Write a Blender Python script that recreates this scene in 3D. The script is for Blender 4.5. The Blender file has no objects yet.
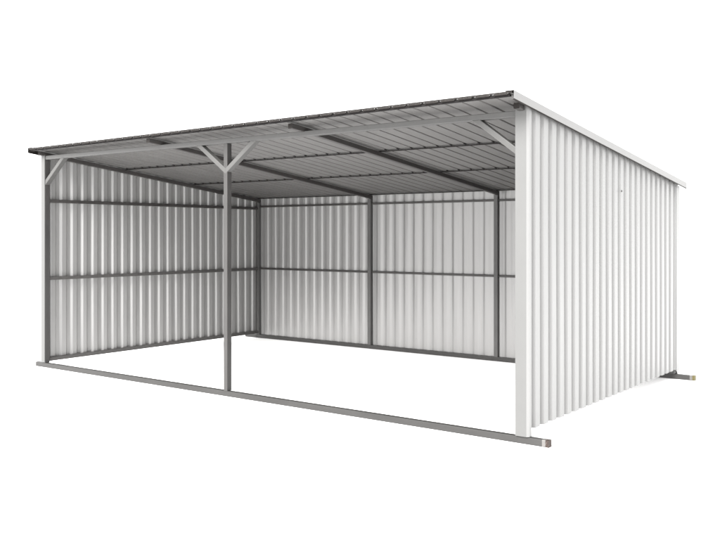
import bpy, bmesh, math, random
from mathutils import Vector, Matrix
random.seed(7)
sc = bpy.context.scene
col = sc.collection

# ------------------------------------------------------------------ sizes (metres)
W, D = 6.0, 3.54            # outer size of the steel frame
SL = 0.1133                 # fall of the roof per metre towards the back
PITCH = 0.1442              # rib spacing of the corrugated sheet
def zr(y, x=3.0):           # underside of the purlins; the short front overhang is flatter
    z = 2.412 - (SL if y > 0 else .08) * y
    return z + (.014 - .0008 * x) * (1 - max(y, 0) / D)
def xl(y):                  # the left side stands a hair out of square
    return .03 * (1 - y / D)
def xr(y):
    return 6.003 - .022 * y / D
def yf(x):                  # front edge of the roof
    return -.125 - .165 * x / W

# ------------------------------------------------------------------ materials
def new_mat(name):
    m = bpy.data.materials.new(name); m.use_nodes = True
    nt = m.node_tree
    return m, nt, nt.nodes['Principled BSDF']

def metal(name, base, rough, metallic=0.0, vary=0.06, scale=(6, 6, 1.2), bump=0.0, bscale=(5, 5, .6), spec=0.5,
          spots=None):
    m, nt, b = new_mat(name)
    N, L = nt.nodes, nt.links
    tc = N.new('ShaderNodeTexCoord')
    mp = N.new('ShaderNodeMapping'); mp.inputs['Scale'].default_value = scale
    L.new(tc.outputs['Object'], mp.inputs['Vector'])
    nz = N.new('ShaderNodeTexNoise'); nz.inputs['Scale'].default_value = 1.0
    nz.inputs['Detail'].default_value = 6; nz.inputs['Roughness'].default_value = .62
    L.new(mp.outputs[0], nz.inputs['Vector'])
    cr = N.new('ShaderNodeValToRGB')
    lo = [max(0, c * (1 - vary)) for c in base]; hi = [min(1, c * (1 + vary)) for c in base]
    cr.color_ramp.elements[0].position = .3; cr.color_ramp.elements[1].position = .7
    cr.color_ramp.elements[0].color = (*lo, 1); cr.color_ramp.elements[1].color = (*hi, 1)
    L.new(nz.outputs['Fac'], cr.inputs['Fac'])
    out = cr.outputs['Color']
    if spots:
        n2 = N.new('ShaderNodeTexNoise'); n2.inputs['Scale'].default_value = spots[1]
        n2.inputs['Detail'].default_value = 8
        L.new(tc.outputs['Object'], n2.inputs['Vector'])
        r2 = N.new('ShaderNodeValToRGB')
        r2.color_ramp.elements[0].position = spots[2]; r2.color_ramp.elements[1].position = spots[2] + .08
        L.new(n2.outputs['Fac'], r2.inputs['Fac'])
        mx = N.new('ShaderNodeMix'); mx.data_type = 'RGBA'
        L.new(r2.outputs['Color'], mx.inputs['Factor'])
        L.new(out, mx.inputs['A']); mx.inputs['B'].default_value = (*spots[0], 1)
        out = mx.outputs['Result']
    L.new(out, b.inputs['Base Color'])
    rr = N.new('ShaderNodeMapRange'); rr.inputs['To Min'].default_value = max(.02, rough - .07)
    rr.inputs['To Max'].default_value = min(1, rough + .07)
    L.new(nz.outputs['Fac'], rr.inputs['Value']); L.new(rr.outputs[0], b.inputs['Roughness'])
    b.inputs['Metallic'].default_value = metallic
    b.inputs['Specular IOR Level'].default_value = spec
    if bump:
        m2 = N.new('ShaderNodeMapping'); m2.inputs['Scale'].default_value = bscale
        L.new(tc.outputs['Object'], m2.inputs['Vector'])
        n3 = N.new('ShaderNodeTexNoise'); n3.inputs['Scale'].default_value = 1; n3.inputs['Detail'].default_value = 3
        L.new(m2.outputs[0], n3.inputs['Vector'])
        bp = N.new('ShaderNodeBump'); bp.inputs['Strength'].default_value = 1
        bp.inputs['Distance'].default_value = bump
        L.new(n3.outputs['Fac'], bp.inputs['Height']); L.new(bp.outputs[0], b.inputs['Normal'])
    return m

M_out  = metal('white painted sheet', (.140, .1395, .1375), .42, 0, .02, (3, 3, .7), .0012, (14, 14, .5))
M_in   = metal('zinc sheet', (.245, .242, .239), .36, .3, .035, (9, 9, .7), .002, (16, 16, .5))
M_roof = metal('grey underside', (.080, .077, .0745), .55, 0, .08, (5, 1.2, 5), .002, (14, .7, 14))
M_trim = metal('trim sheet', (.120, .1185, .1165), .45, 0, .03, (3, 3, 3))
M_front = metal('sun-dimmed trim', (.088, .0877, .086), .5, 0, .03, (3, 3, 3), spec=.3)  # trim colour darkened to hold back the sun on its front face
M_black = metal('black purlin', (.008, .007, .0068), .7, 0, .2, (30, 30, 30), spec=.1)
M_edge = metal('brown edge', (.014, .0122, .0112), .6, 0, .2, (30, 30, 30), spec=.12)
M_brace = metal('light grey painted brace', (.055, .054, .052), .5, 0, .08, (9, 9, 9), spec=.35)
M_head = metal('light grey painted beam', (.060, .059, .0575), .5, 0, .08, (9, 9, 9), spec=.35)
M_tube = metal('grey painted tube', (.054, .0515, .050), .5, 0, .12, (9, 9, 3), spec=.3)
M_post = metal('grey painted post', (.036, .0345, .0335), .5, 0, .12, (9, 9, 3), spec=.3)
M_skid = metal('grey painted skid', (.0285, .0275, .0265), .5, 0, .14, (3, 9, 9), spec=.3)
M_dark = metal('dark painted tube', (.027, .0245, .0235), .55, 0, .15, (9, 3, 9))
M_rust = metal('rusty cap', (.020, .011, .008), .75, .1, .35, (60, 60, 60), spots=((.10, .085, .075), 60, .6))
M_yel  = metal('yellow cap', (.06, .048, .008), .6, 0, .25, (60, 60, 60))
M_bare = metal('bare steel', (.11, .105, .10), .35, .3, .1, (60, 60, 60))
M_ground = metal('white ground', (.93, .93, .93), .9, 0, .008, (.7, .7, .7))

# ------------------------------------------------------------------ helpers
def link(name, bm, mats, parent=None, smooth=False):
    me = bpy.data.meshes.new(name); bm.to_mesh(me); bm.free()
    for m in (mats if isinstance(mats, (list, tuple)) else [mats]): me.materials.append(m)
    if smooth:
        for p in me.polygons: p.use_smooth = True
    o = bpy.data.objects.new(name, me); col.objects.link(o)
    if parent is not None: o.parent = parent
    return o

def bar_bm(p0, p1, w, h, up=(0, 0, 1), bev=.004, bm=None, cut0=None, cut1=None):
    """rectangular tube from p0 to p1; w across, h along 'up'. cut0/cut1 = plane normals of mitred ends"""
    p0, p1 = Vector(p0), Vector(p1)
    d = (p1 - p0).normalized(); u = Vector(up); u = (u - d * u.dot(d)).normalized(); s = d.cross(u)
    r = bev
    pts = []
    for cx, cy, a0 in ((1, 1, 0), (-1, 1, 90), (-1, -1, 180), (1, -1, 270)):
        for k in range(3):
            a = math.radians(a0 + 45 * k)
            pts.append((cx * (w / 2 - r) + r * math.cos(a), cy * (h / 2 - r) + r * math.sin(a)))
    own = bm is None
    if own: bm = bmesh.new()
    rings = []
    for p, cut in ((p0, cut0), (p1, cut1)):
        ring = []
        for a, b in pts:
            q = p + s * a + u * b
            if cut is not None:
                n = Vector(cut); q = q + d * (-(q - p).dot(n) / d.dot(n))
            ring.append(bm.verts.new(q))
        rings.append(ring)
    n = len(pts)
    for i in range(n):
        bm.faces.new((rings[0][i], rings[0][(i + 1) % n], rings[1][(i + 1) % n], rings[1][i]))
    bm.faces.new(rings[0][::-1]); bm.faces.new(rings[1])
    bmesh.ops.recalc_face_normals(bm, faces=bm.faces)
    return bm

def bar(name, p0, p1, w, h, mat, parent, **k):
    return link(name, bar_bm(p0, p1, w, h, **k), mat, parent)

def profile(length, flat_a, slope, flat_b, depth, start=0.0, pitch=PITCH, jitter=.0, soft=.22):
    """(u, d) polyline of a trapezoid rib sheet; d = 0 on the inner flats, depth on the crests"""
    pts = []; u = start
    r = slope * soft
    while u < length:
        jj = random.uniform(-jitter, jitter)
        a0 = u; a1 = u + flat_a + jj; b0 = a1 + slope; b1 = b0 + flat_b - jj; c = u + pitch
        for q, d in ((a0 + r, 0), (a1 - r, 0), (a1 + r * .6, depth * soft * .6), (b0 - r * .6, depth * (1 - soft * .6)), (b0 + r, depth),
                     (b1 - r, depth), (b1 + r * .6, depth * (1 - soft * .6)), (c - r * .6, depth * soft * .6)):
            pts.append((q, d))
        u = c
    out = [p for p in pts if 0 <= p[0] <= length]
    if out[0][0] > 0: out.insert(0, (0, out[0][1]))
    if out[-1][0] < length: out.append((length, out[-1][1]))
    return out

def sheet_bm(prof, place, v0, v1, nv=10, thick=.0015, wob=.0015, nper=8):
    """place(u, d, v) -> point. v0(u), v1(u): ends. Two skins (0 outer material, 1 inner) joined at the edges."""
    bm = bmesh.new(); skins = []
    ph = [random.uniform(0, 6.28) for _ in range(60)]
    for off in (thick, 0):
        g = []
        for i, (u, d) in enumerate(prof):
            row = []
            for j in range(nv + 1):
                t = j / nv; v = v0(u) + (v1(u) - v0(u)) * t
                k = int(u / PITCH) % 60
                w = wob * math.sin(ph[k] + v * (2.2 + .5 * math.sin(k))) 
                row.append(bm.verts.new(place(u + w, d + off + wob * .5 * math.sin(ph[(k * 7) % 60] + v * 3.1), v)))
            g.append(row)
        skins.append(g)
    o, n = skins
    for i in range(len(prof) - 1):
        for j in range(nv):
            f = bm.faces.new((o[i][j], o[i + 1][j], o[i + 1][j + 1], o[i][j + 1])); f.material_index = 0
            f = bm.faces.new((n[i][j], n[i][j + 1], n[i + 1][j + 1], n[i + 1][j])); f.material_index = 1
        for j in (0, nv):
            f = bm.faces.new((o[i][j], n[i][j], n[i + 1][j], o[i + 1][j]) if j == 0 else (o[i][j], o[i + 1][j], n[i + 1][j], n[i][j])); f.material_index = 1
    for i in (0, len(prof) - 1):
        for j in range(nv):
            bm.faces.new((o[i][j], o[i][j + 1], n[i][j + 1], n[i][j]))
    return bm

def fold_bm(line, a0, a1, thick=.0015):
    """folded sheet metal: 'line' = polyline of (across, height) offsets swept from point a0 to point a1 (x, y, z)"""
    bm = bmesh.new(); rows = []
    for k, P in enumerate((a0, a1)):
        for sgn in (0, 1):
            row = []
            for i, (a, b) in enumerate(line):
                p = Vector(line[max(i - 1, 0)]); q = Vector(line[min(i + 1, len(line) - 1)])
                t = (q - p).normalized(); nrm = Vector((-t.y, t.x)) * thick * sgn
                row.append((a + nrm.x, b + nrm.y))
            rows.append((P, row))
    V = [[bm.verts.new(P(a, b)) for a, b in row] for P, row in rows]
    n = len(line)
    for i in range(n - 1):
        bm.faces.new((V[0][i], V[0][i + 1], V[2][i + 1], V[2][i]))
        bm.faces.new((V[1][i], V[3][i], V[3][i + 1], V[1][i + 1]))
        bm.faces.new((V[0][i], V[1][i], V[1][i + 1], V[0][i + 1]))
        bm.faces.new((V[2][i], V[2][i + 1], V[3][i + 1], V[3][i]))
    for i in (0, n - 1):
        bm.faces.new((V[0][i], V[2][i], V[3][i], V[1][i]))
    bmesh.ops.recalc_face_normals(bm, faces=bm.faces)
    return bm

# ------------------------------------------------------------------ ground
bm = bmesh.new(); s = 400
bm.faces.new([bm.verts.new(p) for p in ((-s, -s, 0), (s, -s, 0), (s, s, 0), (-s, s, 0))])
g = link('ground', bm, M_ground); g['kind'] = 'structure'

# ------------------------------------------------------------------ the shelter
shed = bpy.data.objects.new('metal_shelter', None); col.objects.link(shed)
shed['label'] = 'open-fronted white corrugated metal shelter with grey steel frame and sloping roof'
shed['category'] = 'shelter'

# skids
def skid(y, x0, x1, capmat, caplabel):
    o = link('skid', bar_bm((x0, y, .0262), (x1, y, .0262), .05, .05), M_skid, shed)
    c = bar_bm((x1 + .0005, y, .0262), (x1 + .026, y, .0262), .054, .053, bev=.006)
    cc = link('end_collar', c, M_bare, o)
    c = bar_bm((x1 + .0265, y, .0262), (x1 + .05, y, .0262), .053, .052, bev=.006)
    cc = link('end_cap', c, capmat, o); cc['label'] = caplabel
    c = bar_bm((x0 - .012, y, .0262), (x0 - .0005, y, .0262), .052, .052, bev=.006)
    link('end_cap', c, M_dark, o)
    return o
skid(.028, -.095, 6.125, M_rust, 'rusty brown end cap')
skid(3.512, -.21, 6.13, M_yel, 'yellow end cap')
# side rails on top of the skids
for x in (.024, 5.976):
    z = .086 if x < 1 else .140
    bar('bottom_rail', (x + (xl(0) if x < 1 else 0), .062, z), (x - (0 if x < 1 else .025), 3.48, z), .045, .042, M_tube, shed)

# posts (x, y, width x, depth y, top)
def post(x, y, wx, wy, ztop, mat=None):
    return bar('post', (x, y, .052), (x, y, ztop), wx, wy, mat or M_tube, shed, up=(0, 1, 0))
HT = 2.386
XC = 2.962
for x in (.058, XC, 5.965):
    post(x, .03, .048, .058, HT - .046, M_post)
for x in (.026, 2.04, 3.90, 5.95):
    post(x, 3.511, .050, .050, zr(3.513) - .047, M_head)
# header beam and braces
bar('header_beam', (.034, .03, HT - .0225), (W - .01, .03, HT - .0225), .056, .0445, M_head, shed)
def brace(x0, z0, x1, z1):
    c = (0, 0, 1)
    s = 1 if x1 > x0 else -1
    return bar('brace', (x0, .03, z0), (x1, .03, z1), .060, .042, M_brace, shed, up=(0, 0, 1), cut0=(1, 0, 0), cut1=(0, 0, 1))
brace(.0825, 2.085, .40, HT - .0455)
brace(XC - .0005, 2.085, XC - .355, HT - .0455)
brace(XC + .0005, 2.085, XC + .355, HT - .0455)
brace(5.9385, 2.085, 5.60, HT - .0455)

# rafters: on the header, under the purlins
for x, y0 in ((.026, -.06), (2.04, -.145), (3.90, -.155), (5.974, -.09)):
    x1 = x - (.024 if x > 5 else 0); x = x + (xl(0) if x < 1 else 0)
    bm = bar_bm((x, 0, zr(0, x) - .022), (x1, 3.535, zr(3.535, x) - .022), .046, .042, cut0=(0, 1, 0), cut1=(0, 1, 0))
    bar_bm((x, y0, zr(y0, x) - .022), (x, 0, zr(0, x) - .022), .046, .042, cut0=(0, 1, 0), cut1=(0, 1, 0), bm=bm)
    bm.normal_update()
    for f in bm.faces:
        if f.normal.y < -.9: f.material_index = 1  # front cut coloured dark for the shaded hollow of the tube
    link('rafter', bm, [M_dark, M_edge], shed)
# purlins
for y in (None, 1.13, 2.25, 3.50):
    ya, yb = (y, y) if y else (yf(-.03) + .020, yf(W) + .020)
    hh = .009 if y else .0155
    bm = bar_bm((-.02, ya, zr(ya, 0) + hh / 2), (W + .02, yb, zr(yb, W) + hh / 2), .028, hh - .001, bev=.002)
    if y and y < 3:                 # black ticks added to draw the shade in the rib channels
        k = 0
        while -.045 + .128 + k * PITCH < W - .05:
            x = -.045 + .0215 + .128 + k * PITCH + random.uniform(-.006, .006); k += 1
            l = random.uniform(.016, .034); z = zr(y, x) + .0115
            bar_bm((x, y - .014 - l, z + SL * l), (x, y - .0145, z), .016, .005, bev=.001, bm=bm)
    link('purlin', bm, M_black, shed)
# girts
for z in (1.0, 1.878):
    for x in (.0195, 5.9805):
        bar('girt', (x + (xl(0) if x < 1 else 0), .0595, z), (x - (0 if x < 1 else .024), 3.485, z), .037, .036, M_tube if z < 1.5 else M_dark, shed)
for z in (1.0075, 1.905):
    for a, b in ((.053, 2.014), (2.066, 3.874), (3.926, 5.948)):
        bar('girt', (a, 3.523, z), (b, 3.523, z), .024, .026, M_dark, shed)

# corrugated walls
FA, SLP, FB, DEP = .052, .0235, .0452, .021
def top_side(y): return zr(y) + .012
pr = profile(3.497, .046, .012, .0742, .021, start=-.0952, jitter=.0015, soft=.12)
right = link('wall_panel', sheet_bm(pr, lambda u, d, v: (xr(u) + d, .002 + u, v), lambda u: .103, lambda u: top_side(.002 + u) - .012),
             [M_out, M_in], shed)
right['label'] = 'right side wall, white outside'
pr = profile(3.50, .058, .019, .0482, DEP, start=-.08, jitter=.006)
left = link('wall_panel', sheet_bm(pr, lambda u, d, v: (xl(u + .045) - .003 - d, .045 + u, v), lambda u: .078, lambda u: top_side(.045 + u) - .012),
            [M_out, M_in], shed)
pr = profile(5.98, .048, .030, .0362, .011, start=-.03, jitter=.003)
back = link('wall_panel', sheet_bm(pr, lambda u, d, v: (.01 + u, 3.5375 + d, v), lambda u: .035, lambda u: zr(3.54) + .017),
            [M_out, M_in], shed)

# corner trims (folded sheet, vertical)
def corner(line, z0, z1, parent, mat=None):
    return link('corner_trim', fold_bm(line, lambda a, b: (a, b, z0), lambda a, b: (a, b, z1)), mat or M_trim, parent)
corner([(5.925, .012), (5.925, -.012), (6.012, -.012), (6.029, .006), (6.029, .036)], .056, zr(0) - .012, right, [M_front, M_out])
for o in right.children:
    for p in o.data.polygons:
        if p.normal.x > .3 and len(o.data.materials) > 1: p.material_index = 1  # side leg keeps the wall white, only the sunlit front is darkened
corner([(6.0075, 3.45), (6.0075, 3.55), (5.94, 3.55)], .085, zr(3.56) - .004, right, M_out)
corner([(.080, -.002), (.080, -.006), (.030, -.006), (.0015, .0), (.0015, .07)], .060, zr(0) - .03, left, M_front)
corner([(-.030, 3.48), (-.030, 3.566), (.05, 3.566)], .085, zr(3.56) - .004, left)

# a single screw left standing proud on the right wall
bm = bmesh.new()
bmesh.ops.create_cone(bm, cap_ends=True, segments=8, radius1=.010, radius2=.007, depth=.008,
                      matrix=Matrix.Translation((6.030, 1.823, 1.879)) @ Matrix.Rotation(math.pi / 2, 4, 'Y'))
link('screw', bm, M_dark, right)

# roof sheet
YB = 3.62
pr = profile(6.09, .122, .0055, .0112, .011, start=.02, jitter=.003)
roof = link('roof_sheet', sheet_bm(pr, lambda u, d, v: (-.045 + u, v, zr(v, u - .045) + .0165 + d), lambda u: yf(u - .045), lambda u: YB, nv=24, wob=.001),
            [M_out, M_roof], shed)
roof['label'] = 'white roof sheet with grey underside'
def verge(x, sgn, mats, lo=-.020):
    line = [(-.07 * sgn + x, .035), (x, .035), (x, lo), (x - .012 * sgn, lo - .004)]
    o = link('verge_trim', fold_bm(line, lambda a, b: (a, yf(x) - .008, zr(yf(x), x) + b), lambda a, b: (a, YB + .01, zr(YB, x) + b)), mats, roof)
    bm = bmesh.new(); bm.from_mesh(o.data)
    bm.normal_update()
    for f in bm.faces:          # skin towards the roof coloured dark for the shade under the trim
        c = f.calc_center_median()
        if f.normal.x * sgn < -.7 or f.normal.z < -.7: f.material_index = 1
    bm.to_mesh(o.data); bm.free()
    return o
verge(6.060, 1, [M_trim, M_edge])
verge(-.050, -1, [M_edge, M_edge])  # left trim dark all over, its shade put into the colour
# eave drip edge hanging from the rib crests
bm = bmesh.new()
ym = lambda x: yf(x) - .0045
def seg(x0, x1, z0, z1, t=.0015):
    v = []
    for x in (x0, x1):
        for yy, zz in ((0, z0), (t, z0), (t, z1), (0, z1)):
            v.append(bm.verts.new((x, ym(x) + yy, zr(yf(x), x) + zz)))
    for q in ((0, 1, 2, 3), (7, 6, 5, 4), (0, 4, 5, 1), (1, 5, 6, 2), (2, 6, 7, 3), (3, 7, 4, 0)):
        bm.faces.new([v[k] for k in q])
seg(-.045, 6.045, .0212, .0310)
x = -.045
while x < 6.0:                      # closure teeth between the ribs, a small gap left at each rib
    seg(x + .034, min(x + PITCH, 6.045), .009, .0208, .0013)
    x += PITCH
bmesh.ops.recalc_face_normals(bm, faces=bm.faces)
link('eave_trim', bm, M_edge, roof)

# ------------------------------------------------------------------ camera
cd = bpy.data.cameras.new('camera'); cam = bpy.data.objects.new('camera', cd); col.objects.link(cam)
cam.location = (8.7551, -5.6092, 1.4929)
cam.rotation_euler = (math.pi / 2, 0, .6464)
cd.sensor_width = 36; cd.lens = 861.62 * 36 / 720; cd.shift_y = -(270 - 235.0) / 720
cd.clip_start = .05; cd.clip_end = 2000
sc.camera = cam

# ------------------------------------------------------------------ light
w = bpy.data.worlds.new('World'); sc.world = w; w.use_nodes = True
bg = w.node_tree.nodes['Background']; bg.inputs[0].default_value = (1, 1, 1, 1); bg.inputs[1].default_value = 1.0
sd = bpy.data.lights.new('sun', 'SUN'); sd.energy = 4.2; sd.angle = math.radians(34); sd.color = (1, .992, .98)
so = bpy.data.objects.new('sun', sd); col.objects.link(so)
az, el = math.radians(5), math.radians(35)     # azimuth from straight in front, towards the right
so.rotation_euler = (math.radians(90) - el, 0, az)
so.location = (4, -8, 5)

sc.view_settings.view_transform = 'Standard'; sc.view_settings.look = 'None'
sc.view_settings.exposure = 1.5; sc.view_settings.gamma = 1
sc.cycles.max_bounces = 10; sc.cycles.diffuse_bounces = 6
